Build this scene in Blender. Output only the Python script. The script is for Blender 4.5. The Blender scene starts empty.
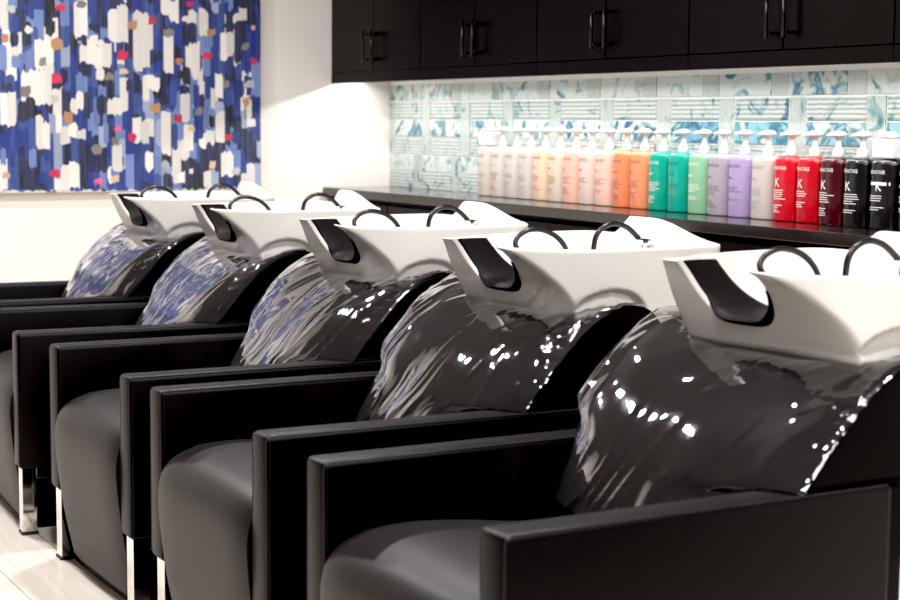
import bpy, bmesh, math, random
from mathutils import Vector, Matrix, noise

SC = bpy.context.scene
COL = SC.collection
PI = math.pi

# ------------------------------------------------------------------ helpers
def link(o, parent=None):
    COL.objects.link(o)
    if parent is not None:
        o.parent = parent
    return o

def mesh_obj(name, bm, mats, parent=None, smooth=True, recalc=True):
    if recalc:
        bmesh.ops.recalc_face_normals(bm, faces=bm.faces[:])
    me = bpy.data.meshes.new(name)
    bm.to_mesh(me); bm.free()
    for m in (mats if isinstance(mats, (list, tuple)) else [mats]):
        me.materials.append(m)
    for p in me.polygons:
        p.use_smooth = smooth
    o = bpy.data.objects.new(name, me)
    return link(o, parent)

def sharp(o, deg=35):
    """smooth shading with hard edges above the given angle"""
    me = o.data
    bm = bmesh.new(); bm.from_mesh(me)
    for e in bm.edges:
        e.smooth = not (len(e.link_faces) == 2 and e.calc_face_angle(0) > math.radians(deg))
    bm.to_mesh(me); bm.free()
    return o

def thing(name, label, cat, loc=(0, 0, 0), group=None):
    o = bpy.data.objects.new(name, None)
    o.empty_display_size = 0.1
    link(o)
    o.location = loc
    return tag(o, label, cat, group)

def tag(o, label, cat, group=None):
    o['label'] = label; o['category'] = cat
    if group: o['group'] = group
    return o

def struct(o):
    o['kind'] = 'structure'
    return o

def box(bm, x0, x1, y0, y1, z0, z1, bev=0.0, seg=2, mi=0):
    vs = [bm.verts.new((x, y, z)) for x in (x0, x1) for y in (y0, y1) for z in (z0, z1)]
    idx = [(0, 1, 3, 2), (4, 6, 7, 5), (0, 4, 5, 1), (2, 3, 7, 6), (0, 2, 6, 4), (1, 5, 7, 3)]
    fs = []
    for f in idx:
        fc = bm.faces.new([vs[i] for i in f]); fc.material_index = mi; fs.append(fc)
    bmesh.ops.recalc_face_normals(bm, faces=fs)
    if bev > 0:
        es = list({e for f in fs for e in f.edges})
        r = bmesh.ops.bevel(bm, geom=es, offset=bev, segments=seg, affect='EDGES', profile=0.5)
        for f in r['faces']: f.material_index = mi
    return fs

def tube(bm, pts, r, n=10, caps=True, mi=0):
    pts = [Vector(p) for p in pts]
    rr = r if isinstance(r, (list, tuple)) else [r] * len(pts)
    rings = []
    up = None
    for i, p in enumerate(pts):
        a = pts[max(i - 1, 0)]; b = pts[min(i + 1, len(pts) - 1)]
        t = (b - a).normalized()
        if up is None:
            up = Vector((0, 0, 1)) if abs(t.z) < 0.9 else Vector((1, 0, 0))
        s = t.cross(up).normalized(); up = s.cross(t).normalized()
        rings.append([bm.verts.new(p + (s * math.cos(2 * PI * k / n) + up * math.sin(2 * PI * k / n)) * rr[i]) for k in range(n)])
    for i in range(len(rings) - 1):
        for k in range(n):
            f = bm.faces.new((rings[i][k], rings[i][(k + 1) % n], rings[i + 1][(k + 1) % n], rings[i + 1][k])); f.material_index = mi
    if caps:
        bm.faces.new(rings[0][::-1]).material_index = mi
        bm.faces.new(rings[-1]).material_index = mi

def lathe(bm, prof, n=24, c=(0, 0, 0), sx=1.0, sy=1.0, mi=0):
    rings = []
    for r, z in prof:
        rings.append([bm.verts.new((c[0] + sx * r * math.cos(2 * PI * k / n), c[1] + sy * r * math.sin(2 * PI * k / n), c[2] + z)) for k in range(n)])
    for i in range(len(rings) - 1):
        for k in range(n):
            bm.faces.new((rings[i][k], rings[i][(k + 1) % n], rings[i + 1][(k + 1) % n], rings[i + 1][k])).material_index = mi
    bm.faces.new(rings[0][::-1]).material_index = mi
    bm.faces.new(rings[-1]).material_index = mi

def catmull(pts, n=8):
    pts = [Vector(p) for p in pts]
    P = [pts[0] * 2 - pts[1]] + pts + [pts[-1] * 2 - pts[-2]]
    out = []
    for i in range(1, len(P) - 2):
        for k in range(n):
            t = k / n
            a, b, c, d = P[i - 1], P[i], P[i + 1], P[i + 2]
            out.append(0.5 * ((2 * b) + (c - a) * t + (2 * a - 5 * b + 4 * c - d) * t * t + (3 * b - a - 3 * c + d) * t ** 3))
    out.append(pts[-1])
    return out

def interp(x, xs, ys):
    if x <= xs[0]: return ys[0]
    for i in range(len(xs) - 1):
        if x <= xs[i + 1]:
            return ys[i] + (ys[i + 1] - ys[i]) * (x - xs[i]) / (xs[i + 1] - xs[i])
    return ys[-1]

def hinterp(x, xs, ys):
    """smooth (cubic Hermite) interpolation"""
    n = len(xs)
    if x <= xs[0]: return ys[0]
    if x >= xs[-1]: return ys[-1]
    sl = [(ys[min(i + 1, n - 1)] - ys[max(i - 1, 0)]) / (xs[min(i + 1, n - 1)] - xs[max(i - 1, 0)]) for i in range(n)]
    for i in range(n - 1):
        if x <= xs[i + 1]:
            h = xs[i + 1] - xs[i]; t = (x - xs[i]) / h
            return (2 * t ** 3 - 3 * t * t + 1) * ys[i] + (t ** 3 - 2 * t * t + t) * h * sl[i] + (-2 * t ** 3 + 3 * t * t) * ys[i + 1] + (t ** 3 - t * t) * h * sl[i + 1]

def sstep(a, b, x):
    t = min(1, max(0, (x - a) / (b - a)))
    return t * t * (3 - 2 * t)

# ------------------------------------------------------------------ materials
def newmat(name):
    m = bpy.data.materials.new(name); m.use_nodes = True
    nt = m.node_tree
    return m, nt, nt.nodes['Principled BSDF'], nt.nodes['Material Output']

def simple(name, col, rough=0.5, metal=0.0, coat=0.0, spec=None, noise_amt=0.0, nscale=60, bump=0.0, bscale=300):
    m, nt, b, out = newmat(name)
    b.inputs['Base Color'].default_value = (*col, 1)
    b.inputs['Roughness'].default_value = rough
    b.inputs['Metallic'].default_value = metal
    b.inputs['Coat Weight'].default_value = coat
    b.inputs['Coat Roughness'].default_value = 0.05
    if spec is not None: b.inputs['Specular IOR Level'].default_value = spec
    tc = nt.nodes.new('ShaderNodeTexCoord')
    if noise_amt > 0:
        n = nt.nodes.new('ShaderNodeTexNoise'); n.inputs['Scale'].default_value = nscale
        nt.links.new(tc.outputs['Object'], n.inputs['Vector'])
        mx = nt.nodes.new('ShaderNodeMix'); mx.data_type = 'RGBA'
        mx.inputs[6].default_value = (*[c * (1 - noise_amt) for c in col], 1)
        mx.inputs[7].default_value = (*[min(1, c * (1 + noise_amt)) for c in col], 1)
        nt.links.new(n.outputs['Fac'], mx.inputs[0]); nt.links.new(mx.outputs[2], b.inputs['Base Color'])
    if bump > 0:
        n = nt.nodes.new('ShaderNodeTexNoise'); n.inputs['Scale'].default_value = bscale
        nt.links.new(tc.outputs['Object'], n.inputs['Vector'])
        bp = nt.nodes.new('ShaderNodeBump'); bp.inputs['Strength'].default_value = bump; bp.inputs['Distance'].default_value = 0.002
        nt.links.new(n.outputs['Fac'], bp.inputs['Height']); nt.links.new(bp.outputs['Normal'], b.inputs['Normal'])
    return m

M = {}
M['leather'] = simple('black_leather', (0.0022, 0.0018, 0.0022), 0.42, spec=0.18, bump=0.08, bscale=420)
_b = M['leather'].node_tree.nodes['Principled BSDF']
_b.inputs['Sheen Weight'].default_value = .035; _b.inputs['Sheen Roughness'].default_value = .35; _b.inputs['Sheen Tint'].default_value = (1, .93, .90, 1)
M['leather_seat_lit'] = simple('black_seat_leather_lit', (0.0075, 0.0062, 0.0066), 0.46, spec=0.26, bump=0.08, bscale=420)  # copy of the black leather, colour raised to imitate light on the seats
M['leather_seat_lit'].node_tree.nodes['Principled BSDF'].inputs['Sheen Weight'].default_value = .04
M['leather_seat_lit'].node_tree.nodes['Principled BSDF'].inputs['Sheen Tint'].default_value = (1, .90, .86, 1)
M['leather_dark'] = simple('black_shell', (0.004, 0.0036, 0.004), 0.4, spec=0.10)
M['piping'] = simple('leather_piping', (0.012, 0.010, 0.011), 0.4, spec=.3)
M['ceramic'] = simple('white_ceramic', (0.70, 0.68, 0.65), 0.16, coat=0.5)
M['gel'] = simple('black_gel_pad', (0.006, 0.005, 0.005), 0.55, spec=0.15)
M['rubber'] = simple('black_hose_rubber', (0.012, 0.010, 0.010), 0.28)
M['chrome'] = simple('chrome', (0.82, 0.80, 0.78), 0.07, metal=1.0)
M['foot'] = simple('black_foot', (0.01, 0.01, 0.01), 0.5)
M['grey_plastic'] = simple('grey_plastic', (0.42, 0.39, 0.36), 0.4)
M['cab'] = simple('black_cabinet', (0.0048, 0.0036, 0.0034), 0.32, spec=0.12, noise_amt=0.12, nscale=14)
M['cab_in'] = simple('cabinet_joint', (0.003, 0.003, 0.003), 0.7)
M['handle'] = simple('black_handle', (0.005, 0.004, 0.004), 0.3)
M['counter'] = simple('dark_counter', (0.020, 0.016, 0.015), 0.10, spec=0.6, noise_amt=0.08, nscale=40)
M['pump'] = simple('white_pump', (0.66, 0.65, 0.63), 0.3)
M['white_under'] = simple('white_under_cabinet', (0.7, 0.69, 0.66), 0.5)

def wall_mat():
    m, nt, b, out = newmat('white_painted_wall')
    b.inputs['Roughness'].default_value = 0.75
    tc = nt.nodes.new('ShaderNodeTexCoord')
    n = nt.nodes.new('ShaderNodeTexNoise'); n.inputs['Scale'].default_value = 1.2; n.inputs['Detail'].default_value = 4
    r = nt.nodes.new('ShaderNodeValToRGB')
    r.color_ramp.elements[0].color = (0.83, 0.785, 0.74, 1); r.color_ramp.elements[1].color = (0.86, 0.815, 0.77, 1)
    nt.links.new(tc.outputs['Object'], n.inputs['Vector']); nt.links.new(n.outputs['Fac'], r.inputs['Fac']); nt.links.new(r.outputs['Color'], b.inputs['Base Color'])
    n2 = nt.nodes.new('ShaderNodeTexNoise'); n2.inputs['Scale'].default_value = 220
    bp = nt.nodes.new('ShaderNodeBump'); bp.inputs['Strength'].default_value = 0.05; bp.inputs['Distance'].default_value = 0.002
    nt.links.new(tc.outputs['Object'], n2.inputs['Vector']); nt.links.new(n2.outputs['Fac'], bp.inputs['Height']); nt.links.new(bp.outputs['Normal'], b.inputs['Normal'])
    return m
M['wall'] = wall_mat()
M['ceiling'] = simple('ceiling_paint', (0.10, 0.092, 0.085), 0.8, noise_amt=0.03, nscale=2)

def floor_mat():
    m, nt, b, out = newmat('pale_wood_look_tile')
    L = nt.links
    tc = nt.nodes.new('ShaderNodeTexCoord')
    mp = nt.nodes.new('ShaderNodeMapping')
    mp.inputs['Rotation'].default_value = (0, 0, PI / 2); mp.inputs['Location'].default_value = (0.35, 1.11, 0)
    br = nt.nodes.new('ShaderNodeTexBrick')
    br.inputs['Scale'].default_value = 1.0; br.inputs['Brick Width'].default_value = 1.2; br.inputs['Row Height'].default_value = 0.2
    br.inputs['Mortar Size'].default_value = 0.0018; br.inputs['Mortar Smooth'].default_value = 0.1; br.inputs['Bias'].default_value = 0
    br.inputs['Color1'].default_value = (0.90, 0.85, 0.78, 1); br.inputs['Color2'].default_value = (0.82, 0.76, 0.69, 1); br.inputs['Mortar'].default_value = (0.30, 0.26, 0.22, 1)
    L.new(tc.outputs['Object'], mp.inputs['Vector']); L.new(mp.outputs['Vector'], br.inputs['Vector'])
    m2 = nt.nodes.new('ShaderNodeMapping'); m2.inputs['Scale'].default_value = (26, 2.2, 1)
    n = nt.nodes.new('ShaderNodeTexNoise'); n.inputs['Scale'].default_value = 1; n.inputs['Detail'].default_value = 6; n.inputs['Distortion'].default_value = 0.6
    L.new(tc.outputs['Object'], m2.inputs['Vector']); L.new(m2.outputs['Vector'], n.inputs['Vector'])
    r = nt.nodes.new('ShaderNodeValToRGB'); r.color_ramp.elements[0].position = 0.35; r.color_ramp.elements[0].color = (0.86, 0.815, 0.77, 1); r.color_ramp.elements[1].position = 0.6
    L.new(n.outputs['Fac'], r.inputs['Fac'])
    mx = nt.nodes.new('ShaderNodeMix'); mx.data_type = 'RGBA'; mx.blend_type = 'MULTIPLY'; mx.inputs[0].default_value = 0.75
    L.new(br.outputs['Color'], mx.inputs[6]); L.new(r.outputs['Color'], mx.inputs[7]); L.new(mx.outputs[2], b.inputs['Base Color'])
    b.inputs['Roughness'].default_value = 0.32
    return m
M['floor'] = floor_mat()

def plastic_mat():
    m, nt, b, out = newmat('clear_plastic_sheet')
    L = nt.links
    nt.nodes.remove(b)
    tc = nt.nodes.new('ShaderNodeTexCoord')
    mp = nt.nodes.new('ShaderNodeMapping'); mp.inputs['Scale'].default_value = (4, 7, 4); mp.inputs['Rotation'].default_value = (0.25, 0.9, 0.15)
    n = nt.nodes.new('ShaderNodeTexNoise'); n.inputs['Scale'].default_value = 1.5; n.inputs['Detail'].default_value = 2.5; n.inputs['Distortion'].default_value = 0.8
    L.new(tc.outputs['Object'], mp.inputs['Vector']); L.new(mp.outputs['Vector'], n.inputs['Vector'])
    bp = nt.nodes.new('ShaderNodeBump'); bp.inputs['Strength'].default_value = 0.05; bp.inputs['Distance'].default_value = 0.010
    L.new(n.outputs['Fac'], bp.inputs['Height'])
    gl = nt.nodes.new('ShaderNodeBsdfGlossy'); gl.inputs['Roughness'].default_value = 0.035; gl.inputs['Color'].default_value = (0.95, 0.95, 0.97, 1)
    L.new(bp.outputs['Normal'], gl.inputs['Normal'])
    tr = nt.nodes.new('ShaderNodeBsdfTransparent'); tr.inputs['Color'].default_value = (0.86, 0.86, 0.88, 1)
    fr = nt.nodes.new('ShaderNodeFresnel'); fr.inputs['IOR'].default_value = 1.5
    L.new(bp.outputs['Normal'], fr.inputs['Normal'])
    ma = nt.nodes.new('ShaderNodeMath'); ma.operation = 'MULTIPLY_ADD'; ma.inputs[1].default_value = 2.3; ma.inputs[2].default_value = 0.03; ma.use_clamp = True
    L.new(fr.outputs['Fac'], ma.inputs[0])
    mx = nt.nodes.new('ShaderNodeMixShader')
    L.new(ma.outputs[0], mx.inputs[0]); L.new(tr.outputs[0], mx.inputs[1]); L.new(gl.outputs[0], mx.inputs[2])
    df = nt.nodes.new('ShaderNodeBsdfDiffuse'); df.inputs['Color'].default_value = (0.65, 0.62, 0.62, 1)
    mx2 = nt.nodes.new('ShaderNodeMixShader'); mx2.inputs[0].default_value = 0.015
    L.new(mx.outputs[0], mx2.inputs[1]); L.new(df.outputs[0], mx2.inputs[2])
    L.new(mx2.outputs[0], out.inputs['Surface'])
    return m
M['plastic'] = plastic_mat()

def tile_mat(name, kind):
    """glass tiles; the face attribute 'tint' (r: swirl amount, g: hue choice, b: random offset) varies each tile"""
    m, nt, b, out = newmat(name)
    L = nt.links
    N = nt.nodes.new
    tc = N('ShaderNodeTexCoord'); at = N('ShaderNodeAttribute'); at.attribute_name = 'tint'
    sep = N('ShaderNodeSeparateColor'); L.new(at.outputs['Color'], sep.inputs['Color'])
    mul = N('ShaderNodeVectorMath'); mul.operation = 'MULTIPLY_ADD'
    mul.inputs[1].default_value = (40, 40, 40)
    cmb = N('ShaderNodeCombineXYZ'); L.new(sep.outputs['Blue'], cmb.inputs['X']); L.new(sep.outputs['Blue'], cmb.inputs['Y'])
    L.new(cmb.outputs[0], mul.inputs[0]); L.new(tc.outputs['Object'], mul.inputs[2])
    n = N('ShaderNodeTexNoise'); n.inputs['Scale'].default_value = 6; n.inputs['Detail'].default_value = 2.5; n.inputs['Distortion'].default_value = 3.0
    L.new(mul.outputs[0], n.inputs['Vector'])
    amt = N('ShaderNodeMath'); amt.operation = 'MULTIPLY_ADD'; amt.inputs[1].default_value = 0.26; amt.inputs[2].default_value = -0.15
    L.new(sep.outputs['Red'], amt.inputs[0])
    add = N('ShaderNodeMath'); add.operation = 'ADD'; L.new(n.outputs['Fac'], add.inputs[0]); L.new(amt.outputs[0], add.inputs[1])
    r = N('ShaderNodeValToRGB'); L.new(add.outputs[0], r.inputs['Fac'])
    e = r.color_ramp.elements
    e[0].position = 0.42; e[0].color = (0.60, 0.665, 0.635, 1)
    e[1].position = 0.54; e[1].color = (0.22, 0.40, 0.39, 1)
    x = e.new(0.62); x.color = (0.05, 0.19, 0.24, 1)
    x = e.new(0.70); x.color = (0.30, 0.55, 0.56, 1)
    r2 = N('ShaderNodeValToRGB'); L.new(add.outputs[0], r2.inputs['Fac'])
    e = r2.color_ramp.elements
    e[0].position = 0.42; e[0].color = (0.58, 0.645, 0.625, 1)
    e[1].position = 0.52; e[1].color = (0.20, 0.34, 0.39, 1)
    x = e.new(0.58); x.color = (0.015, 0.075, 0.18, 1)
    x = e.new(0.70); x.color = (0.16, 0.36, 0.50, 1)
    mx = N('ShaderNodeMix'); mx.data_type = 'RGBA'; L.new(sep.outputs['Green'], mx.inputs[0]); L.new(r.outputs['Color'], mx.inputs[6]); L.new(r2.outputs['Color'], mx.inputs[7])
    col = mx.outputs[2]
    if kind != 'swirl':
        w = N('ShaderNodeTexWave'); w.wave_type = 'BANDS'; w.bands_direction = 'Z' if kind == 'stripe' else 'Y'
        w.inputs['Scale'].default_value = 19 if kind == 'stripe' else 42
        w.inputs['Distortion'].default_value = 1.2 if kind == 'stripe' else 3.5; w.inputs['Detail'].default_value = 2; w.inputs['Detail Scale'].default_value = 2
        L.new(tc.outputs['Object'], w.inputs['Vector'])
        rr = N('ShaderNodeValToRGB'); L.new(w.outputs['Fac'], rr.inputs['Fac'])
        rr.color_ramp.elements[0].position = 0.1; rr.color_ramp.elements[0].color = (0.22, 0.27, 0.27, 1)
        rr.color_ramp.elements[1].position = 0.55; rr.color_ramp.elements[1].color = (1, 1, 1, 1)
        m3 = N('ShaderNodeMix'); m3.data_type = 'RGBA'; m3.blend_type = 'MULTIPLY'; m3.inputs[0].default_value = 0.62 if kind == 'stripe' else 0.7
        L.new(col, m3.inputs[6]); L.new(rr.outputs['Color'], m3.inputs[7]); col = m3.outputs[2]
    L.new(col, b.inputs['Base Color'])
    b.inputs['Roughness'].default_value = 0.14; b.inputs['Coat Weight'].default_value = 0.3
    return m
M['grout'] = simple('white_grout', (0.82, 0.82, 0.80), 0.7, noise_amt=0.04)
M['t_swirl'] = tile_mat('tile_swirl', 'swirl')
M['t_stripe'] = tile_mat('tile_stripe', 'stripe')
M['t_narrow'] = tile_mat('tile_narrow', 'narrow')

def paint_mat():
    m, nt, b, out = newmat('acrylic_brush_strokes')
    L = nt.links; N = nt.nodes.new
    at = N('ShaderNodeAttribute'); at.attribute_name = 'Col'
    tc = N('ShaderNodeTexCoord'); mp = N('ShaderNodeMapping'); mp.inputs['Scale'].default_value = (150, 1, 7)
    n = N('ShaderNodeTexNoise'); n.inputs['Scale'].default_value = 1; n.inputs['Detail'].default_value = 3
    L.new(tc.outputs['Object'], mp.inputs['Vector']); L.new(mp.outputs['Vector'], n.inputs['Vector'])
    mr = N('ShaderNodeMapRange'); mr.inputs[1].default_value = 0.35; mr.inputs[2].default_value = 0.75; mr.inputs[3].default_value = 0; mr.inputs[4].default_value = 0.15
    L.new(n.outputs['Fac'], mr.inputs[0])
    mx = N('ShaderNodeMix'); mx.data_type = 'RGBA'; mx.inputs[7].default_value = (0.42, 0.47, 0.62, 1)
    L.new(mr.outputs[0], mx.inputs[0]); L.new(at.outputs['Color'], mx.inputs[6]); L.new(mx.outputs[2], b.inputs['Base Color'])
    b.inputs['Roughness'].default_value = 0.45
    bp = N('ShaderNodeBump'); bp.inputs['Strength'].default_value = 0.3; bp.inputs['Distance'].default_value = 0.002
    L.new(n.outputs['Fac'], bp.inputs['Height']); L.new(bp.outputs['Normal'], b.inputs['Normal'])
    return m
M['paint'] = paint_mat()
M['canvas'] = simple('canvas_edge', (0.70, 0.68, 0.64), 0.7, noise_amt=0.05, nscale=200)

def emit(name, col, s):
    m, nt, b, out = newmat(name)
    b.inputs['Base Color'].default_value = (*col, 1)
    b.inputs['Emission Color'].default_value = (*col, 1); b.inputs['Emission Strength'].default_value = s
    return m
M['led'] = emit('led_strip', (1.0, 0.97, 0.90), 3.0)

# ------------------------------------------------------------------ the setting
YW = 7.647      # far wall
XW = 3.90       # tiled wall
ZC = 2.85
Y0 = -1.5
def slab(name, x0, x1, y0, y1, z0, z1, m):
    bm = bmesh.new(); box(bm, x0, x1, y0, y1, z0, z1)
    return struct(mesh_obj(name, bm, m, smooth=False))
slab('floor', -4.0, XW + 0.1, Y0, YW + 0.1, -0.08, 0.0, M['floor'])
slab('ceiling', -4.0, XW + 0.1, Y0, YW + 0.1, ZC, ZC + 0.08, M['ceiling'])
slab('wall_far', -4.0, XW + 0.1, YW, YW + 0.1, 0.0, ZC, M['wall'])
slab('wall_right', XW + 0.012, XW + 0.1, Y0, YW, 0.0, ZC, M['wall'])

# tiled backsplash: courses of one tall narrow tile beside three stacked wide ones
def backsplash():
    rnd = random.Random(11)
    bm = bmesh.new()
    tint = bm.loops.layers.float_color.new('tint')
    g = 0.008
    zb, zt = 0.8865, 1.4055
    box(bm, XW, XW + 0.012, Y0, YW, zb, zt + 0.05, mi=0)
    for f in bm.faces:
        for l in f.loops: l[tint] = (0, 0, 0, 1)
    def tile(y0, y1, z0, z1, mi, amt, hue):
        y0, y1 = max(min(y0, y1), Y0), min(max(y0, y1), YW)
        if y1 - y0 < 0.012 or z1 - z0 < 0.012: return
        fs0 = set(bm.faces)
        box(bm, XW - 0.004, XW + 0.004, y0 + g / 2, y1 - g / 2, z0 + g / 2, z1 - g / 2, mi=mi)
        c = (amt, hue, rnd.random(), 1)
        for f in bm.faces:
            if f not in fs0:
                for l in f.loops: l[tint] = c
    P = 0.390; NW = 0.093; RH = 0.0865
    y = 4.181 + 9 * P
    k = 0
    while y > Y0:
        near = sstep(6.6, 4.8, y)
        # course B (three middle rows): narrow at [y-NW, y], wide at [y-P, y-NW]
        tile(y - NW, y, zt - 4 * RH, zt - RH, 3, 0.12 * rnd.random(), rnd.random() * 0.3)
        for r in range(3):
            z1 = zt - (r + 1) * RH
            mi = 1 if r == 1 else 2
            amt = (0.38 + 0.48 * near + 0.2 * rnd.random()) if r == 1 else (0.0 + 0.30 * rnd.random()) * (.3 + .7 * near)
            if r == 1 and rnd.random() < 0.18: amt = 0.3
            tile(y - P, y - NW, z1 - RH, z1, mi, amt, rnd.random() if r != 1 else 0.35 + 0.65 * rnd.random())
        # course A (top row): wide at [y-P+NW, y], narrow after it
        tile(y - P + NW, y, zt - RH, zt, 1, rnd.choice((0.25, 0.55, 0.85)) * (.45 + .55 * near), rnd.random() * 0.6)
        tile(y - P, y - P + NW, zt - RH, zt, 3, 0.12 * rnd.random(), 0)
        # course C (bottom rows)
        o = 0.080
        tile(y + o - NW, y + o, zb, zt - 4 * RH, 3, 0.2 + 0.25 * rnd.random(), 0.3)
        for r in range(2):
            z1 = zt - (r + 4) * RH
            tile(y + o - P, y + o - NW, z1 - RH, z1, 1 if r == 0 else 2, (0.3 + .3 * near) if r == 0 else .08 + .15 * near, rnd.random() * 0.5)
        y -= P; k += 1
    o = mesh_obj('wall_tiles', bm, [M['grout'], M['t_swirl'], M['t_stripe'], M['t_narrow']], smooth=False)
    return struct(o)
backsplash()

# ------------------------------------------------------------------ painting on the far wall
def painting():
    rnd = random.Random(5)
    bm = bmesh.new()
    colr = bm.loops.layers.float_color.new('Col')
    XL, XR, ZB, ZT = 1.05, 3.168, 0.882, 2.35
    yf = YW - 0.045
    box(bm, XL, XR, yf, YW - 0.004, ZB, ZT, mi=0)
    for f in bm.faces:
        for l in f.loops: l[colr] = (0.10, 0.14, 0.38, 1)
    S = 0.0048
    cnt = [0]
    def dab(x0, x1, z0, z1, c, rag=0.10):
        x0, x1, z0, z1 = max(x0, XL), min(x1, XR), max(z0, ZB), min(z1, ZT)
        if x1 - x0 < 0.006 or z1 - z0 < 0.006: return
        w, h = x1 - x0, z1 - z0
        cnt[0] += 1
        y = yf - 0.0006 - 0.0000025 * cnt[0]
        pts = []
        nseg = 4
        for i in range(nseg + 1):    # ragged bottom
            t = i / nseg; pts.append((x0 + w * t, z0 + min(h * .3, .016) * rnd.random() * (1 + (t in (0, 1)))))
        for i in range(nseg + 1):
            t = 1 - i / nseg; pts.append((x0 + w * t, z1 - min(h * .3, .016) * rnd.random() * (1 + (t in (0, 1)))))
        f = bm.faces.new([bm.verts.new((min(XR, max(XL, px)), y, min(ZT, max(ZB, pz)))) for px, pz in pts])
        f.material_index = 1
        j = 0.85 + 0.3 * rnd.random()
        for l in f.loops: l[colr] = (*[min(1, v * j) for v in c], 1)
    NAVY = (0.010, 0.014, 0.055); ROY = (0.013, 0.034, 0.22); MID = (0.035, 0.075, 0.28); LT = (0.15, 0.22, 0.47); PALE = (0.34, 0.39, 0.56)
    WH = (0.78, 0.74, 0.69); BLK = (0.008, 0.009, 0.018); RED = (0.60, 0.015, 0.06); MAG = (0.50, 0.01, 0.14); PINK = (0.85, 0.12, 0.30)
    TAN = (0.48, 0.24, 0.10); PEACH = (0.66, 0.45, 0.30); OLV = (0.22, 0.20, 0.17)
    base = [NAVY] * 5 + [ROY] * 8 + [MID] * 5 + [LT] * 3 + [PALE] * 2 + [WH] * 2 + [BLK]
    # under layer: tall strokes
    x = XL - 0.01
    while x < XR:
        w = rnd.uniform(0.035, 0.062)
        z = ZB - rnd.random() * 0.15
        while z < ZT:
            h = rnd.uniform(0.09, 0.24)
            dab(x - 0.008, x + w + 0.006, z - 0.02, z + h, rnd.choice(base))
            z += h * 0.85
        x += w
    for _ in range(420):
        x = rnd.uniform(XL, XR); z = rnd.uniform(ZB, ZT); w = rnd.uniform(.025, .05); h = rnd.uniform(.06, .15)
        dab(x, x + w, z, z + h, rnd.choice(base))
    def P(r, c):
        x0, y0, x1, y1 = [v / 3 for v in r]
        if c in (WH, NAVY, BLK) and x1 - x0 > 11:     # wide patches are several strokes side by side
            n = max(2, round((x1 - x0) / 8.5))
            for i in range(n):
                a = x0 + (x1 - x0) * i / n; b = x0 + (x1 - x0) * (i + 1) / n
                dab(1.909 + a * S - .004, 1.909 + b * S + .004, .884 + (191 - y1 + rnd.uniform(-5, 5)) * .0047, .884 + (191 - y0 + rnd.uniform(-5, 5)) * .0047, c)
        else:
            dab(1.909 + x0 * S, 1.909 + x1 * S, .884 + (191 - y1) * .0047, .884 + (191 - y0) * .0047, c)
    for r in [(60,210,150,320),(100,120,150,215),(215,10,250,120),(230,130,320,210),(315,20,370,150),(390,45,435,220),(475,0,525,60),(480,90,510,225),(550,130,590,230),(590,20,620,110),(660,90,700,180),(640,215,665,295),(100,360,135,440),(0,285,40,385),(170,380,240,430),(170,490,220,570),(320,430,350,520),(345,230,370,340),(385,350,430,430),(420,450,445,520),(470,330,500,470),(530,270,560,370),(540,370,570,460),(590,400,635,440),(640,330,670,430),(660,440,695,540),(740,345,770,385),(740,490,765,560),(200,285,235,345),(310,305,350,345),(430,230,465,270),(540,35,580,70),(70,90,95,120),(275,200,300,250),(505,510,540,560),(700,20,740,60),(260,110,300,150),(0,0,25,110)]: P(r, WH)
    for r in [(130,70,158,125),(145,230,175,280),(0,255,30,285),(50,290,95,365),(275,285,305,350),(365,235,385,280),(440,155,475,185),(465,280,497,320),(540,65,580,135),(520,200,560,250),(530,250,560,285),(705,60,740,120),(670,55,700,85),(735,445,765,480),(550,470,580,510),(595,435,630,520),(475,515,505,570),(220,425,250,500),(130,0,158,70),(255,75,285,110),(320,0,350,30),(240,215,262,240),(620,340,640,385),(410,540,440,570)]: P(r, rnd.choice((NAVY, BLK, NAVY)))
    for r in [(160,25,188,50),(340,150,372,190),(145,220,175,258),(435,50,458,83),(600,150,630,180),(510,340,535,370),(370,395,395,430),(668,395,695,425),(135,505,165,535)]: P(r, RED)
    for r in [(752,160,775,190),(550,0,577,22)]: P(r, MAG)
    for r in [(262,530,290,558),(325,375,350,400)]: P(r, PINK)
    for r in [(370,65,400,97),(145,120,180,165),(515,172,540,195),(435,305,468,345),(180,335,205,380),(728,290,750,320),(5,115,25,145),(615,80,643,108)]: P(r, TAN)
    for r in [(125,0,155,15),(345,205,372,230),(555,375,575,398),(0,510,22,535),(620,480,640,515),(755,65,770,85),(312,520,340,550)]: P(r, PEACH)
    for r in [(220,15,250,40),(300,218,328,250),(480,82,513,115),(725,120,750,150),(665,232,685,265),(575,318,600,350),(258,430,290,465),(55,260,85,300),(110,180,130,215),(320,410,340,440)]: P(r, OLV)
    for r in [(470,475,495,510),(690,500,720,530),(140,285,165,315),(20,30,45,60),(730,235,765,265)]: P(r, (0.5, 0.5, 0.52))
    for _ in range(70):              # the part of the picture that runs out of the frame
        x = rnd.uniform(XL, XR); z = rnd.uniform(ZB, ZT)
        if x > 1.9 and z < 1.79: continue
        w = rnd.uniform(.04, .07)
        if rnd.random() < .6: dab(x, x + w, z, z + rnd.uniform(.1, .3), rnd.choice((WH, WH, NAVY)))
        else: dab(x, x + .045, z, z + .055, rnd.choice((RED, TAN, OLV, PEACH, PINK)))
    o = mesh_obj('painting', bm, [M['canvas'], M['paint']], smooth=False, recalc=False)
    return tag(o, 'large abstract canvas of blue and white brush dabs with red dots on the far wall', 'painting')
painting()

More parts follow.
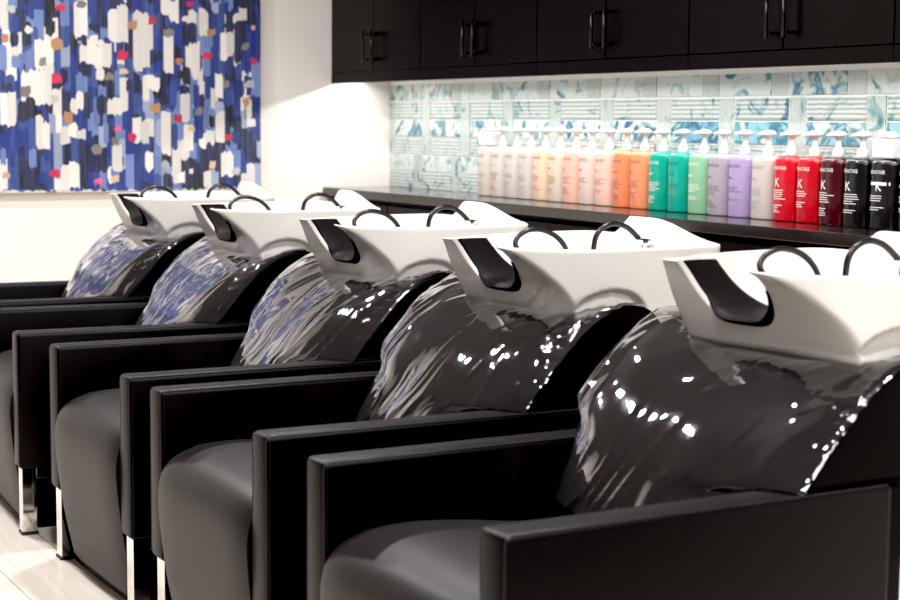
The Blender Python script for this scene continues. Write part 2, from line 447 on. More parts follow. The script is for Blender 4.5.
# ------------------------------------------------------------------ wall cabinets, counter
XC = 3.567
CB = [7.645, 6.70, 5.715, 4.72, 3.725, 2.735, 1.745]
CJ = [7.172, 6.212, 5.230, 4.222, 3.230, 2.240]
cab_lab = ['black double-door wall cabinet against the white far wall, above the empty end of the counter',
           'black wall cabinet second from the far white wall, above the white pump bottles',
           'black wall cabinet above the pink and orange bottles, third from the far wall',
           'black wall cabinet above the teal, lilac and red bottles',
           'black wall cabinet above the darkest bottles, only its edge in view at the right',
           'black wall cabinet out of view beyond the right edge']
def wall_cabinet(i):
    y1, y0, yj = CB[i], CB[i + 1], CJ[i]
    t = thing('wall_cabinet', cab_lab[i], 'cabinet', (XC, yj, 1.405), 'wall cabinets over the tiled counter')
    lx = lambda x: x - XC
    ly = lambda y: y - yj
    bm = bmesh.new()
    box(bm, 0.021, XW - XC - 0.001, ly(y0) + .001, ly(y1) - .001, 0.058, 0.80, mi=0)
    mesh_obj('carcass', bm, M['cab_in'], t, smooth=False)
    bm = bmesh.new()
    box(bm, 0.0, 0.020, ly(y0) + .0005, ly(y1) - .0005, 0.0, 0.0525, .0015, 1)
    mesh_obj('light_rail', bm, M['cab'], t, smooth=False)
    for a, b, s in ((y0, yj, -1), (yj, y1, 1)):
        bm = bmesh.new(); box(bm, 0.0, 0.019, ly(a) + .002, ly(b) - .002, 0.0535, 0.80, .002, 1)
        d = mesh_obj('door', bm, M['cab'], t, smooth=False)
        yy = s * 0.042
        bm = bmesh.new()
        tube(bm, [(-.036, yy, .090), (-.036, yy, .245)], .006, 10)
        for z in (.108, .227): tube(bm, [(0.0, yy, z), (-.036, yy, z)], .0045, 8)
        mesh_obj('handle', bm, M['handle'], d)
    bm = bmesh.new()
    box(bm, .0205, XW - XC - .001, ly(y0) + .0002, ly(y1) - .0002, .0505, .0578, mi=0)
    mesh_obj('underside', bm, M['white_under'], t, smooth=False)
for i in range(5): wall_cabinet(i)

# LED strip behind the light rail
bm = bmesh.new(); box(bm, 3.685, 3.705, 2.8, 7.60, 1.446, 1.4552)
o = mesh_obj('light_strip', bm, M['led'], smooth=False); tag(o, 'long warm white light strip hidden under the black wall cabinets', 'light')

bm = bmesh.new(); box(bm, 3.522, XW - .005, 1.75, YW - .002, .850, .8900, .003, 2)
o = mesh_obj('countertop', bm, M['counter'], smooth=False)
tag(o, 'long dark glossy countertop along the tiled wall carrying the row of bottles', 'countertop')
BB = [7.643, 6.98, 6.06, 5.13, 4.20, 3.27, 2.34]
base_lab = ['black base cabinet under the empty far end of the counter by the white wall', 'black base cabinet under the counter below the white bottles',
            'black base cabinet under the counter below the pink and orange bottles', 'black base cabinet under the counter below the teal and lilac bottles',
            'black base cabinet under the counter below the red and black bottles', 'black base cabinet at the near end of the counter behind the first chair']
for i in range(6):
    y1, y0 = BB[i], BB[i + 1]
    t = thing('base_cabinet', base_lab[i], 'cabinet', (3.545, (y0 + y1) / 2, 0), 'base cabinets under the dark counter')
    h = (y1 - y0) / 2
    bm = bmesh.new(); box(bm, .022, XW - 3.545 - .004, -h + .001, h - .001, .08, .848); box(bm, .06, XW - 3.545 - .004, -h + .001, h - .001, 0.001, .08)
    mesh_obj('carcass', bm, M['cab_in'], t, smooth=False)
    bm = bmesh.new(); box(bm, 0, .020, -h + .003, h - .003, .09, .828, .002, 1)
    mesh_obj('door', bm, M['cab'], t, smooth=False)

# ------------------------------------------------------------------ bottles
def text_mesh(s, size):
    cu = bpy.data.curves.new('lettering', 'FONT'); cu.body = s; cu.size = size; cu.align_x = 'LEFT'
    cu.resolution_u = 2
    ob = bpy.data.objects.new('lettering', cu); COL.objects.link(ob)
    bpy.context.view_layer.update()
    me = bpy.data.meshes.new_from_object(ob.evaluated_get(bpy.context.evaluated_depsgraph_get()))
    bpy.data.objects.remove(ob); bpy.data.curves.remove(cu)
    return me
BW, BD, BH = 0.0585, 0.048, 0.222
def bottle_ring(z, ky=1.0, kx=1.0, n=40, e=2.5):
    out = []
    for k in range(n):
        a = 2 * PI * k / n
        c, s = math.cos(a), math.sin(a)
        out.append((BD * kx * math.copysign(abs(c) ** (2 / e), c), BW * ky * math.copysign(abs(s) ** (2 / e), s), z))
    return out
def bottle_body_mesh(zs):
    bm = bmesh.new(); rings = []
    for z, k in zs: rings.append([bm.verts.new(p) for p in bottle_ring(z, k, k)])
    for i in range(len(rings) - 1):
        n = len(rings[i])
        for k in range(n): bm.faces.new((rings[i][k], rings[i][(k + 1) % n], rings[i + 1][(k + 1) % n], rings[i + 1][k]))
    bm.faces.new(rings[0][::-1]); bm.faces.new(rings[-1])
    return bm
bbm = bottle_body_mesh([(0.0, .95), (.003, .985), (.007, 1), (.10, 1), (.200, 1), (.209, .985), (.215, .94), (.219, .86), (.2215, .7), (.222, .4)])
bmesh.ops.recalc_face_normals(bbm, faces=bbm.faces[:])
me_body = bpy.data.meshes.new('bottle_body'); bbm.to_mesh(me_body); bbm.free()
for p in me_body.polygons: p.use_smooth = True
pb = bmesh.new()
lathe(pb, [(.019, .222), (.020, .226), (.020, .243), (.017, .248), (.011, .252), (.0095, .275), (.011, .286), (.024, .291), (.028, .2955), (.026, .301), (.019, .307), (.009, .310), (.002, .3105)], 24)
tube(pb, [(-.02, 0, .297), (-.033, .006, .2965), (-.042, .010, .293)], [.008, .007, .005], 10)
bmesh.ops.recalc_face_normals(pb, faces=pb.faces[:])
me_pump = bpy.data.meshes.new('bottle_pump'); pb.to_mesh(me_pump); pb.free()
for p in me_pump.polygons: p.use_smooth = True
me_pump.materials.append(M['pump'])
cb = bmesh.new(); box(cb, -.036, .036, -.046, .046, .224, .286, .005, 2)
me_collar = bpy.data.meshes.new('pump_guard'); cb.to_mesh(cb and me_collar); cb.free(); me_collar.materials.append(M['pump'])
T_brand = text_mesh('K\u00c9RASTASE', 0.0165); T_K = text_mesh('K', 0.043); T_line = [text_mesh(s, 0.0085) for s in ('BAIN', 'SOIN', 'FLUIDE', 'MASQUE')]

def label_bm(kind, seed):
    rnd = random.Random(seed)
    bm = bmesh.new(); first = bm
    def put(me, y, z, sx=1.0):
        n0 = len(bm.verts)
        bm.from_mesh(me)
        bm.verts.ensure_lookup_table()
        for v in bm.verts[n0:]:
            tx, ty = v.co.x, v.co.y
            yy = y - tx * sx
            # wrap on the rounded front of the bottle (facing the room)
            q = min(1, abs(yy) / BW)
            xx = -BD * (1 - q ** 2.5) ** (1 / 2.5) - .0006
            v.co = (xx, yy, z + ty)
    def bar(y0, y1, z, h=.0022):
        n = 6; prev = None
        for i in range(n + 1):
            yy = y0 + (y1 - y0) * i / n; q = min(1, abs(yy) / BW); xx = -BD * (1 - q ** 2.5) ** (1 / 2.5) - .0006
            cur = (bm.verts.new((xx, yy, z)), bm.verts.new((xx, yy, z + h)))
            if prev: bm.faces.new((prev[0], cur[0], cur[1], prev[1]))
            prev = cur
    put(T_brand, .050, .176, .92)
    bm = bmesh.new(); mark = bm
    if kind == 'K': put(T_K, .030, .118, 1.0)
    elif kind == 'bar':
        bar(.050, -.044, .140, .010); put(T_K, .012, .122, 1.0)
    else: put(rnd.choice(T_line), .046, .138, 1.5); bar(.046, .012, .137, .0035)
    bm = bmesh.new()
    z = .105
    for i in range(rnd.randint(3, 5)): bar(.048, .048 - rnd.uniform(.05, .085), z); z -= .0075
    z -= .014
    for i in range(rnd.randint(2, 4)): bar(.048, .048 - rnd.uniform(.035, .075), z); z -= .0075
    return first, mark, bm

def bottle_mat(name, col, trans=0.0, rough=.22):
    m, nt, b, out = newmat(name)
    tc = nt.nodes.new('ShaderNodeTexCoord'); n = nt.nodes.new('ShaderNodeTexNoise'); n.inputs['Scale'].default_value = 6
    mx = nt.nodes.new('ShaderNodeMix'); mx.data_type = 'RGBA'
    mx.inputs[6].default_value = (*[c * .94 for c in col], 1); mx.inputs[7].default_value = (*[min(1, c * 1.06) for c in col], 1)
    nt.links.new(tc.outputs['Object'], n.inputs['Vector']); nt.links.new(n.outputs['Fac'], mx.inputs[0]); nt.links.new(mx.outputs[2], b.inputs['Base Color'])
    b.inputs['Roughness'].default_value = rough; b.inputs['Coat Weight'].default_value = .3
    if trans:
        b.inputs['Subsurface Weight'].default_value = trans; b.inputs['Subsurface Radius'].default_value = (.03, .02, .02); b.inputs['Subsurface Scale'].default_value = .5
    return m
INK = {'dark': simple('dark_label_ink', (.12, .11, .12), .5), 'white': simple('white_label_ink', (.85, .84, .82), .5), 'orange': simple('orange_label_ink', (.45, .10, .03), .5),
       'red': simple('red_label_ink', (.45, .06, .05), .5), 'grey': simple('grey_label_ink', (.33, .30, .30), .5), 'green': simple('green_label_ink', (.02, .13, .10), .5)}
# y of the left edge, colour, ink, print kind, guard box on the pump, label
BT = [
 (6.635, (0.62, 0.57, 0.51), 'grey', 'n', True, 'cream white pump bottle with a boxy pump guard at the row end'),
 (6.517, (0.62, 0.57, 0.52), 'red', 'n', False, 'white pump bottle with red print, second from the far end of the row'),
 (6.394, (0.60, 0.55, 0.50), 'grey', 'n', False, 'off-white pump bottle with grey print, third from the far end of the row'),
 (6.275, (0.59, 0.54, 0.50), 'grey', 'n', False, 'off-white pump bottle beside the beige one, fourth from the far end'),
 (6.156, (.76, .57, .40), 'orange', 'n', False, 'beige pump bottle with an orange line of print'),
 (6.037, (0.64, 0.56, 0.46), 'orange', 'n', False, 'white pump bottle with orange print between the beige and pale pink bottles'),
 (5.916, (.80, .47, .36), 'red', 'n', False, 'translucent salmon pink pump bottle with red print'),
 (5.797, (0.66, 0.53, 0.48), 'red', 'n', False, 'white pump bottle with pink print between two pink bottles'),
 (5.675, (.80, .50, .42), 'red', 'n', False, 'pink pump bottle just before the two orange ones'),
 (5.551, (.78, .23, .10), 'dark', 'n', False, 'deep orange pump bottle beside the pink one'),
 (5.430, (.78, .27, .13), 'dark', 'n', False, 'orange pump bottle beside the first teal one'),
 (5.306, (.005, .33, .24), 'white', 'n', False, 'teal pump bottle next to the orange ones'),
 (5.182, (.005, .34, .25), 'green', 'n', False, 'teal pump bottle next to the pale green one'),
 (5.055, (.24, .46, .29), 'white', 'n', False, 'pale green pump bottle between teal and grey lilac bottles'),
 (4.937, (.36, .31, .37), 'dark', 'n', False, 'grey lilac pump bottle beside the pale green one'),
 (4.816, (.37, .29, .50), 'dark', 'n', False, 'lavender purple pump bottle with a dark brand name'),
 (4.688, (.52, .46, .44), 'grey', 'n', False, 'pale pinkish grey pump bottle between lavender and red bottles'),
 (4.566, (.52, .008, .020), 'white', 'K', False, 'bright red pump bottle beside the pale grey one'),
 (4.447, (.46, .006, .015), 'white', 'K', False, 'red pump bottle with a white K, beside the dark maroon one'),
 (4.331, (.055, .004, .008), 'white', 'K', False, 'dark maroon pump bottle with a white K'),
 (4.214, (.006, .006, .007), 'white', 'K', False, 'black pump bottle with a large white K'),
 (4.090, (.009, .008, .009), 'white', 'bar', True, 'black pump bottle with a white band of print and boxy pump guard'),
 (3.961, (.006, .020, .024), 'white', 'n', False, 'dark teal pump bottle cut by the right edge of the photo'),
]
for i, (yl, col, ink, kind, guard, lab) in enumerate(BT):
    xb = 3.842 + (yl - 4.09) * 0.0088 - 0.035
    t = thing('pump_bottle', lab, 'bottle', (xb, yl - .118, .8903), 'shampoo pump bottles in a row on the counter')
    me = me_body.copy(); me.materials.append(bottle_mat('bottle_plastic', col, 0.0))
    link(bpy.data.objects.new('body', me), t)
    link(bpy.data.objects.new('pump', me_pump), t)
    if guard: link(bpy.data.objects.new('pump_guard', me_collar), t)
    lb = label_bm(kind, i)
    mesh_obj('brand_lettering', lb[0], INK[ink], t, smooth=False)
    mesh_obj('emblem' if kind != 'n' else 'range_name', lb[1], INK[ink], t, smooth=False)
    mesh_obj('small_print', lb[2], INK[ink], t, smooth=False)

# ------------------------------------------------------------------ shampoo chairs (local x = world x, local y from the chair's middle)
AT = 0.076; AI = 0.272; AO = AI + AT
# ----- basin surfaces
BZ0, BZ1 = 0.790, 0.942
ZS = [.79, .80, .847, .887, .923, .942]
def corner(z, near):
    if near: return hinterp(z, ZS, [2.016, 2.014, 1.988, 1.953, 1.918, 1.893]), hinterp(z, ZS, [.308, .307, .290, .262, .215, .162])
    return hinterp(z, ZS, [2.004, 1.998, 1.970, 1.950, 1.935, 1.925]), hinterp(z, ZS, [.170, .170, .167, .165, .163, .160])
NX = [1.893, 1.918, 1.953, 1.988, 2.016, 2.060, 2.105, 2.23, 2.40]
NYV = [.162, .215, .262, .290, .308, .322, .328, .322, .306]
FX = [1.90, 2.0, 2.165, 2.28, 2.40]
FY = [.150, .200, .245, .262, .268]
HN, HF = .304, .268
BACKX = 2.435
N_F, N_S, N_B = 84, 84, 40
YFIX = .122
def outline_pt(u, z):
    """u: ('f', t) front from the near corner to the far one ; ('s', t, sign) side corner->back ; ('b', t) back from + to -"""
    kind, t = u[0], u[1]
    R = .060; bx = BACKX - (BZ1 - z) * .12
    if kind == 'f':
        (xn, yn), (xf, yf) = corner(z, True), corner(z, False)
        if abs(t) < .72: y = t / .72 * YFIX
        else:
            q = (abs(t) - .72) / .28
            y = math.copysign(YFIX + ((yn if t < 0 else yf) - YFIX) * q, t)
        k = (y + yn) / (yn + yf)
        x = xn + (xf - xn) * k + hinterp(z, ZS, [.016, .018, .027, .032, .032, .030]) * (1 - ((2 * k - 1) ** 2 + .01) ** .65)
        return x, y
    if kind == 's':
        sg = u[2]
        cx_, cy_ = corner(z, sg < 0)
        x = cx_ + (bx - R - cx_) * t
        if sg < 0:
            y = hinterp(x, NX, NYV) - .012 * sstep(.90, .79, z) * t
            q = ((x - 2.098) / .092) ** 2 + ((z - .792) / .062) ** 2
            y -= .020 * (1 - sstep(.80, 1.06, q))
            h = HN
        else:
            y = max(cy_, interp(x, FX, FY)) if t > .02 else cy_
            y = cy_ + (y - cy_) * sstep(0, .3, t); h = HF
        y += (h - y) * sstep(.75, 1, t)
        return x, sg * y
    # back: corner arc, straight, corner arc   t 0..1 from +y to -y
    arc = PI * R / 2; st = HN + HF - 2 * R; tot = 2 * arc + st; d = t * tot
    if d < arc:
        a = d / R; return bx - R + R * math.sin(a), HF - R + R * math.cos(a)
    if d < arc + st:
        return bx, HF - R - (d - arc)
    a = (d - arc - st) / R
    return bx - R + R * math.cos(a), -(HN - R) - R * math.sin(a)
def rim_z(u):
    kind, t = u[0], u[1]
    if kind == 'f':
        y = abs(outline_pt(u, BZ1)[1])
        d = .108 * max(0, 1 - (y / .117) ** 4)
        return BZ1 - d
    if kind == 's': return BZ1
    x, y = outline_pt(u, BZ1)
    h = .046 * (sstep(-.270, .0, y) if y < .03 else sstep(.17, .08, y))
    return BZ1 + h
US = [('f', a) for a in [-1 + 2 * k / N_F for k in range(N_F)]]
US += [('s', (k / N_S) ** 1.15, 1) for k in range(N_S)]
US += [('b', k / N_B) for k in range(N_B)]
US += [('s', 1 - k / N_S, -1) for k in range(N_S)]
def basin_bm():
    bm = bmesh.new()
    C = (2.19, 0.0)
    rings = []
    NZ = 30
    # underside pan
    def ring_at(f):
        return [bm.verts.new(f(u)) for u in US]
    def under(k, z):
        def f(u):
            x, y = outline_pt(u, BZ0); return (C[0] + (x - C[0]) * k, C[1] + (y - C[1]) * k, z)
        return f
    rings.append(ring_at(under(.45, .745))); rings.append(ring_at(under(.8, .757))); rings.append(ring_at(under(.96, .778)))
    for j in range(NZ + 1):
        s = j / NZ
        def f(u, s=s):
            zr = rim_z(u); z = BZ0 + (zr - .006 - BZ0) * s
            x, y = outline_pt(u, min(z, BZ1)); return (x, y, z)
        rg = ring_at(f); rings.append(rg)
    # rounded rim, then the bowl inside
    def inner(dist, dz):
        def f(u):
            zr = rim_z(u); x, y = outline_pt(u, min(zr, BZ1))
            v = Vector((C[0] - x, C[1] - y)); L = v.length; v /= L
            return (x + v.x * dist, y + v.y * dist, zr + dz)
        return f
    for dist, dz in ((.0015, -.0022), (.0045, 0.0), (.010, .0), (.0135, -.0022), (.0155, -.007)): rings.append(ring_at(inner(dist, dz)))
    for k in range(1, 9):
        t = k / 8
        def f(u, t=t):
            zr = rim_z(u); z0 = zr - .007; z1 = .806
            z = z0 + (z1 - z0) * (1 - (1 - t) ** 1.9)
            x, y = outline_pt(u, min(z, BZ1))
            v = Vector((C[0] - x, C[1] - y)); L = v.length; v /= L
            d = .0155 + (L * .60 - .0155) * (t ** 2.4) + .010 * sstep(0, .4, t)
            return (x + v.x * d, y + v.y * d, z)
        rings.append(ring_at(f))
    n = len(US)
    # soften the plan corners, most of all at the two horns of the rim
    for i, rg in enumerate(rings):
        for c0 in (0, N_F):
            zc = rg[c0].co.z
            it = 5
            idx = [(c0 + k) % n for k in range(-12, 13)]
            for _ in range(it):
                new = [(rg[a].co.xy + rg[b_].co.xy * 2 + rg[c_].co.xy) / 4 for a, b_, c_ in zip(idx, idx[1:], idx[2:])]
                for b_, p in zip(idx[1:-1], new): rg[b_].co.x, rg[b_].co.y = p
    for i in range(len(rings) - 1):
        for k in range(n):
            bm.faces.new((rings[i][k], rings[i][(k + 1) % n], rings[i + 1][(k + 1) % n], rings[i + 1][k]))
    bm.faces.new(rings[0][::-1]); bm.faces.new(rings[-1])
    return bm
def neck_bm():
    """black gel pad wrapped over the U-shaped notch"""
    bm = bmesh.new(); rings = []
    n = 16; K = 40
    path = []
    for k in range(K + 1):
        y = -.104 + .2205 * k / K
        u = ('f', y / YFIX * .72); z = rim_z(u); path.append(Vector((outline_pt(u, z)[0], y, z)))
    for i, p in enumerate(path):
        a = path[max(i - 1, 0)]; b = path[min(i + 1, K)]
        t = (b - a); t.x = 0; t.normalize()
        nn = Vector((0, -t.z, t.y))           # in the YZ plane, pointing up out of the notch
        e0 = .45 if i < K / 2 else .55; w = e0 + (1 - e0) * sstep(0, 8 if i < K / 2 else 12, min(i, K - i)); c = p + Vector((-.016 + .074 * w + .030 * sstep(.03, .115, p.y) + .012 * sstep(-.06, -.11, p.y), 0, 0))
        rings.append([bm.verts.new(c + Vector((-.074 * w * math.copysign(abs(math.cos(2 * PI * k / n)) ** .7, math.cos(2 * PI * k / n)), 0, 0)) + nn * (.0125 * w * math.copysign(abs(math.sin(2 * PI * k / n)) ** .8, math.sin(2 * PI * k / n)))) for k in range(n)])
    for i in range(K):
        for k in range(n): bm.faces.new((rings[i][k], rings[i][(k + 1) % n], rings[i + 1][(k + 1) % n], rings[i + 1][k]))
    bm.faces.new(rings[0][::-1]); bm.faces.new(rings[-1])
    return bm

# ----- padded back
EDGE = catmull([(1.775, .44, 0), (1.822, .53, 0), (1.866, .612, 0), (1.95, .712, 0), (2.0, .764, 0), (2.07, .807, 0), (2.135, .818, 0), (2.19, .802, 0), (2.235, .745, 0)], 6)
CENT = catmull([(1.685, .44, 0), (1.735, .53, 0), (1.795, .615, 0), (1.868, .697, 0), (1.935, .750, 0), (2.005, .781, 0), (2.09, .776, 0), (2.16, .765, 0), (2.225, .735, 0)], 6)
def half_w(z): return .268 + .070 * sstep(.574, .599, z)
def back_pt(i, v):
    k = 1 - abs(v) ** 3.0
    p = EDGE[i].lerp(CENT[i], k)
    return Vector((p.x, v * half_w(p.y), p.y))
def back_bm():
    bm = bmesh.new(); NV = 36
    vs = [math.sin(PI / 2 * (-1 + 2 * j / NV)) for j in range(NV + 1)]
    g = [[bm.verts.new(back_pt(i, v)) for v in vs] for i in range(len(EDGE))]
    for i in range(len(g) - 1):
        for j in range(NV): bm.faces.new((g[i][j], g[i][j + 1], g[i + 1][j + 1], g[i + 1][j]))
    for j in (0, NV):
        i0 = next(i for i in range(len(g)) if g[i][j].co.z > .600)
        back = [bm.verts.new((2.235, p[j].co.y, p[j].co.z)) for p in g[:i0 + 1]]
        for i in range(i0): bm.faces.new([g[i][j], g[i + 1][j], back[i + 1], back[i]])
        bm.faces.new([p[j] for p in g[i0:]] + [back[i0]])
        if j == 0: b0 = back
        else: b1 = back
    for i in range(len(b0) - 1): bm.faces.new((b0[i], b0[i + 1], b1[i + 1], b1[i]))
    bm.faces.new([g[-1][j] for j in range(NV + 1)] + [b1[-1], b0[-1]]); bm.faces.new([g[0][j] for j in range(NV + 1)] + [b1[0], b0[0]])
    bmesh.ops.recalc_face_normals(bm, faces=bm.faces[:])
    es = [e for j in (0, NV) for i in range(len(g) - 1) for e in g[i][j].link_edges if e.other_vert(g[i][j]) is g[i + 1][j] and g[i][j].co.z > .60]
    bmesh.ops.bevel(bm, geom=es, offset=.010, segments=3, affect='EDGES', profile=.5)
    return bm

# ----- seat
def seat_bm():
    prof = catmull([(1.284, .030, 0), (1.258, .16, 0), (1.240, .30, 0), (1.240, .385, 0), (1.263, .437, 0), (1.322, .467, 0), (1.42, .477, 0), (1.54, .468, 0), (1.66, .452, 0), (1.76, .445, 0)], 4)
    bm = bmesh.new(); NV = 26; w = AI - .004
    vs = [math.sin(PI / 2 * (-1 + 2 * j / NV)) for j in range(NV + 1)]
    g = []
    for p in prof:
        row = []
        for v in vs:
            k = abs(v) ** 6
            top = sstep(.30, .46, p.y)
            row.append(bm.verts.new((p.x + .012 * k * (1 - top) + (.010 * k if p.x < 1.34 else 0) * top, v * w, p.y + .008 * top - .010 * k * top - .002 * abs(v) ** 2 * top)))
        g.append(row)
    for i in range(len(g) - 1):
        for j in range(NV): bm.faces.new((g[i][j], g[i][j + 1], g[i + 1][j + 1], g[i + 1][j]))
    aa = []
    for j in (0, NV):
        a = bm.verts.new((1.76, g[0][j].co.y, .030)); aa.append(a)
        bm.faces.new([g[i][j] for i in range(len(g))] + [a])
    bm.faces.new([g[-1][j] for j in range(NV + 1)] + [aa[1], aa[0]]); bm.faces.new([g[0][j] for j in range(NV + 1)] + [aa[1], aa[0]])
    return bm

def arm_bm():
    bm = bmesh.new(); box(bm, 1.258, 2.052, -AT / 2, AT / 2, .200, .600, .012, 3); return bm
def pipe_bm():
    bm = bmesh.new()
    for s in (-1, 1):
        y = s * (AT / 2 - .0045)
        x0, x1, z0, z1 = 1.2605, 2.049, .2025, .5975
        c = .010
        pts = [(x0 + c, y, z0), (x0, y, z0 + c), (x0, y, z1 - c), (x0 + .003, y, z1 - .003), (x0 + c, y, z1), (x1 - c, y, z1), (x1, y, z1 - c), (x1, y, z0 + c)]
        tube(bm, pts, .0022, 6)
    return bm

def plastic_bm(seed, amt, gain):
    rnd = random.Random(seed)
    off = Vector((rnd.random() * 40, rnd.random() * 40, rnd.random() * 40))
    bm = bmesh.new()
    NI, NV = 110, 120
    last = len(EDGE) - 1
    t0, t1 = .06, .80
    g = []
    for a in range(NI + 1):
        ta = a / NI
        fi = (t0 + (t1 - t0) * ta) * last
        i = min(int(fi), last - 1); fr = fi - i
        row = []
        for b in range(NV + 1):
            v = -1.015 + 2.03 * b / NV
            vc = max(-1, min(1, v))
            k = 1 - abs(vc) ** 3.0
            pe = EDGE[i].lerp(EDGE[i + 1], fr); pc = CENT[i].lerp(CENT[i + 1], fr)
            p = pe.lerp(pc, k)
            tg = (EDGE[i + 1] - EDGE[i]).lerp(CENT[i + 1] - CENT[i], k).normalized()
            nx, nz = -tg.y, tg.x
            edge = sstep(.45, 1.0, abs(v))
            # loose film: tented at the shoulders, wrinkled near its borders
            d = .010 + .010 * edge * (1 - ta) + (.022 * sstep(.1, .9, v) * (1 - abs(ta - .50) * .9))
            d -= .007 * sstep(-.8, -1.0, v)
            q = Vector((v * 2.3 + ta * 1.3, ta * 2.1 - v * .6, 0))
            w0 = noise.noise(Vector((q.x * 1.1, q.y * 1.1, 7.3)) + off)
            w1 = noise.noise(Vector((q.x * 1.7 + w0, q.y * 1.1, 3.3)) + off)
            w2 = 1 - abs(noise.noise(Vector((q.x * 2.9 + 1.4 * w1, q.y * 1.2 + 1.7 + w0, 9.1)) + off)) * 2
            w3 = noise.noise(Vector((q.x * 6.5 + 1.2 * w2, q.y * 3.0, 5.7)) + off)
            wm = .25 + .75 * max(edge, sstep(.30, .0, ta), .35 * sstep(.82, 1.0, ta))
            wm = (wm * (1 - amt) + amt) * gain
            d += (.0085 * w1 + .0042 * max(0, w2) ** 2 + .0006 * w3) * wm
            rim = sstep(-.80, -.97, v)
            d += rim * (.0045 * noise.noise(Vector((ta * 30, v * 14, 2.2)) + off) + .0022 * noise.noise(Vector((ta * 75, v * 30, 4.2)) + off))
            drop = max(0, abs(v) - 1)
            y = vc * (.270 + .070 * (sstep(.596, .650, p.y) if v > 0 else sstep(.570, .597, p.y))) + math.copysign(1, v) * min(drop, .02) * .55
            d = max(d, .006)
            row.append(bm.verts.new((p.x + nx * d + drop * .55, y, p.y + nz * d - drop * .30)))
        g.append(row)
    for a in range(NI):
        for b in range(NV): bm.faces.new((g[a][b], g[a][b + 1], g[a + 1][b + 1], g[a + 1][b]))
    return bm

CEN = [2.444, 3.345, 4.190, 5.100, 5.950]
lab_ch = ['black shampoo chair with a white basin, nearest and cut by the right edge',
          'black padded shampoo chair with a white basin, second nearest in the row',
          'black padded shampoo chair with a white basin, the middle one of five',
          'black padded shampoo chair with a white basin, next to last toward the painting',
          'black padded shampoo chair with a white basin, last in the row by the far wall']
lab_pl = ['clear smooth plastic sheet over the back of the nearest chair', 'clear plastic sheet draped over the back of the second nearest chair',
          'wrinkled clear plastic sheet over the back of the middle chair', 'crinkled clear plastic sheet over the back of the next to last chair',
          'crinkled clear plastic sheet reflecting the painting over the farthest chair back']
def part(name, bm, m, parent, deg=40):
    return sharp(mesh_obj(name, bm, m, parent), deg)

def build_chair():
    t = thing('shampoo_chair', lab_ch[0], 'chair', (0, CEN[0], 0), 'shampoo chairs in a row')
    part('seat', seat_bm(), M['leather_seat_lit'], t)
    for s in (-1, 1):
        a = part('armrest', arm_bm(), M['leather'], t); a.location.y = s * (AI + AT / 2)
        p = part('piping', pipe_bm(), M['piping'], a)
        for x0, x1 in ((1.268, 1.312), (1.93, 1.974)):
            bm = bmesh.new(); box(bm, x0, x1, s * (AI + AT / 2) - .023, s * (AI + AT / 2) + .023, .008, .1995, .002, 1)
            lg = mesh_obj('leg', bm, M['chrome'], t, smooth=False)
            bm = bmesh.new(); box(bm, x0 - .003, x1 + .003, s * (AI + AT / 2) - .026, s * (AI + AT / 2) + .026, 0.0005, .0079, .001, 1)
            mesh_obj('foot_pad', bm, M['foot'], lg, smooth=False)
        bm = bmesh.new(); box(bm, 1.3125, 1.9295, s * (AI + AT / 2) - .016, s * (AI + AT / 2) + .016, .165, .1985, .002, 1)
        mesh_obj('side_rail', bm, M['chrome'], t, smooth=False)
    bm = bmesh.new(); box(bm, 1.30, 1.98, -.262, .262, 0.0005, .0295, .002, 1); box(bm, 1.761, 1.98, -.255, .255, .0295, .438, .004, 1)
    mesh_obj('base_panel', bm, M['leather_dark'], t, smooth=False)
    part('backrest', back_bm(), M['leather_dark'], t)
    bm = bmesh.new(); box(bm, 2.264, 2.400, -.165, .165, .375, .570, .02, 3)
    part('pedestal', bm, M['grey_plastic'], t)
    bm = bmesh.new(); box(bm, 2.240, 2.360, -.150, .150, .571, .760, .01, 2)
    part('basin_support', bm, M['leather_dark'], t)
    bm = bmesh.new(); box(bm, 1.981, 2.233, -.20, .20, 0.0005, .438, .01, 2)
    part('plumbing_box', bm, M['leather_dark'], t)
    b = part('basin', basin_bm(), M['ceramic'], t, 70)
    part('neck_rest', neck_bm(), M['gel'], b)
    bm = bmesh.new(); tube(bm, catmull([(2.075, -.135, .85), (2.03, -.12, .885), (1.985, -.095, .93), (1.99, -.088, .957), (2.025, -.092, .974), (2.07, -.097, .966), (2.105, -.10, .940), (2.125, -.10, .90), (2.13, -.10, .85)], 6), .0058, 10)
    mesh_obj('hose', bm, M['rubber'], b)
    bm = bmesh.new(); tube(bm, catmull([(2.262, .01, .82), (2.264, .01, .90), (2.270, .008, .945), (2.290, .004, .968), (2.318, 0, .976), (2.352, -.004, .966), (2.382, -.01, .940), (2.403, -.012, .918)], 6), .0066, 10)
    mesh_obj('hose', bm, M['rubber'], b)
    bm = bmesh.new()
    lathe(bm, [(.012, .0), (.014, .004), (.014, .012), (.010, .015), (.002, .016)], 20, (2.385, -.03, .925), 1.1, 2.6)
    tube(bm, [(2.396, -.012, .90), (2.40, -.012, .93)], .010, 12)
    tube(bm, [(2.385, -.03, .865), (2.385, -.03, .927)], .009, 12)
    part('faucet', bm, M['chrome'], b)
    return t

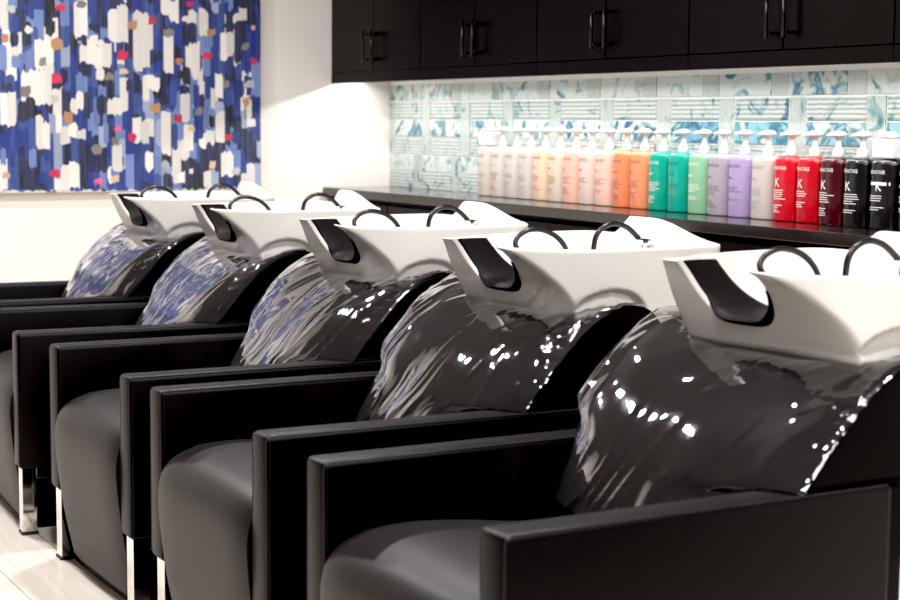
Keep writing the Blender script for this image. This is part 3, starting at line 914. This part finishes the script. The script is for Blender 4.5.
def children(o): return [c for c in bpy.data.objects if c.parent == o]
def copy_tree(o, parent=None):
    c = o.copy(); COL.objects.link(c)
    if parent is not None: c.parent = parent
    for ch in children(o): copy_tree(ch, c)
    return c
proto = build_chair()
YAW = [.020, 0, 0, -.070, -.045]        # some chairs stand slightly turned
def place(o, i):
    a = YAW[i]; cy = CEN[i] + (.008, 0, 0, .005, .02)[i]
    o.rotation_euler = (0, 0, a)
    o.location = (1.7 - 1.7 * math.cos(a), cy - 1.7 * math.sin(a), 0)
chairs = [proto]
for i in range(1, 5):
    c = copy_tree(proto); place(c, i); c['label'] = lab_ch[i]; chairs.append(c)
place(proto, 0)
for c, dz in zip(chairs, (.016, 0, 0, 0, 0)):
    for ch in children(c):
        if ch.name.split('.')[0] == 'basin':
            ch.location.z = dz
            if c is proto:               # this chair's front hose loop hangs further back and over
                [h for h in children(ch) if h.name.startswith('hose')][0].location = (.012, .040, -.002)
for i in range(5):
    o = mesh_obj('plastic_cover', plastic_bm(20 + i, (0.0, 0.05, .22, .30, .30)[i], (1, 1, .75, .55, .5)[i]), M['plastic'])
    place(o, i)
    tag(o, lab_pl[i], 'plastic cover', 'clear plastic covers on the chair backs')

# ------------------------------------------------------------------ lights
def area(name, loc, rot, size, power, col=(1, .93, .85), shape='DISK', size_y=None, spread=PI):
    l = bpy.data.lights.new(name, 'AREA'); l.shape = shape; l.size = size; l.energy = power; l.color = col
    if size_y: l.size_y = size_y
    l.spread = spread
    o = bpy.data.objects.new(name, l); link(o); o.location = loc; o.rotation_euler = rot
    return o
area('under_cabinet_light', (3.695, 5.18, 1.4445), (0, math.radians(20), 0), .02, 33, (1, .975, .93), 'RECTANGLE', 4.8)
for x in (0.95, 2.1):
    for y in (1.2, 3.3, 5.4):
        area('downlight', (x, y, ZC - .01), (0, 0, 0), .11, 34, (1, .955, .91))
area('downlight', (0.9, 6.4, ZC - .01), (0, 0, 0), .11, 34, (1, .955, .91))  # extra lamp added to brighten the upper far wall
area('basin_side_fill', (0.3, -0.4, ZC - .01), (0, 0, 0), 1.8, 95, (1, .955, .91), 'RECTANGLE', 1.8)  # added fill panel, unseen, brightens the basin sides facing the camera
w = bpy.data.worlds.new('salon_daylight'); SC.world = w; w.use_nodes = True
bg = w.node_tree.nodes['Background']; bg.inputs[0].default_value = (1.0, .96, .93, 1); bg.inputs[1].default_value = .10

# ------------------------------------------------------------------ camera
f = 1670.0
yaw = math.atan(930 / f); roll = .0087; pitch = math.atan((300 - 123) / f)
fw = Vector((math.sin(yaw) * math.cos(pitch), math.cos(yaw) * math.cos(pitch), -math.sin(pitch)))
r = Vector((math.cos(yaw), -math.sin(yaw), 0)); u = r.cross(fw)
r2 = r * math.cos(roll) + u * math.sin(roll); u2 = -r * math.sin(roll) + u * math.cos(roll)
cam = bpy.data.cameras.new('camera'); co = bpy.data.objects.new('camera', cam); link(co)
co.matrix_world = Matrix(((r2.x, u2.x, -fw.x, 0), (r2.y, u2.y, -fw.y, 0), (r2.z, u2.z, -fw.z, 1.215), (0, 0, 0, 1)))
cam.sensor_width = 36; cam.lens = f * 36 / 900; cam.clip_start = .05; cam.clip_end = 60
cam.dof.use_dof = True; cam.dof.focus_distance = 4.4; cam.dof.aperture_fstop = 5.0
SC.camera = co

SC.view_settings.view_transform = 'Standard'
SC.view_settings.look = 'None'
SC.view_settings.exposure = 0.0
SC.view_settings.use_curve_mapping = True
cmap = SC.view_settings.curve_mapping
cmap.black_level = (0.0080, 0.0083, 0.0077); cmap.white_level = (0.80, 0.795, 0.775)
cmap.update()
SC.cycles.use_denoising = True
SC.cycles.max_bounces = 10; SC.cycles.transparent_max_bounces = 12
SC.cycles.sample_clamp_indirect = 8
SC.cycles.caustics_reflective = False; SC.cycles.caustics_refractive = False
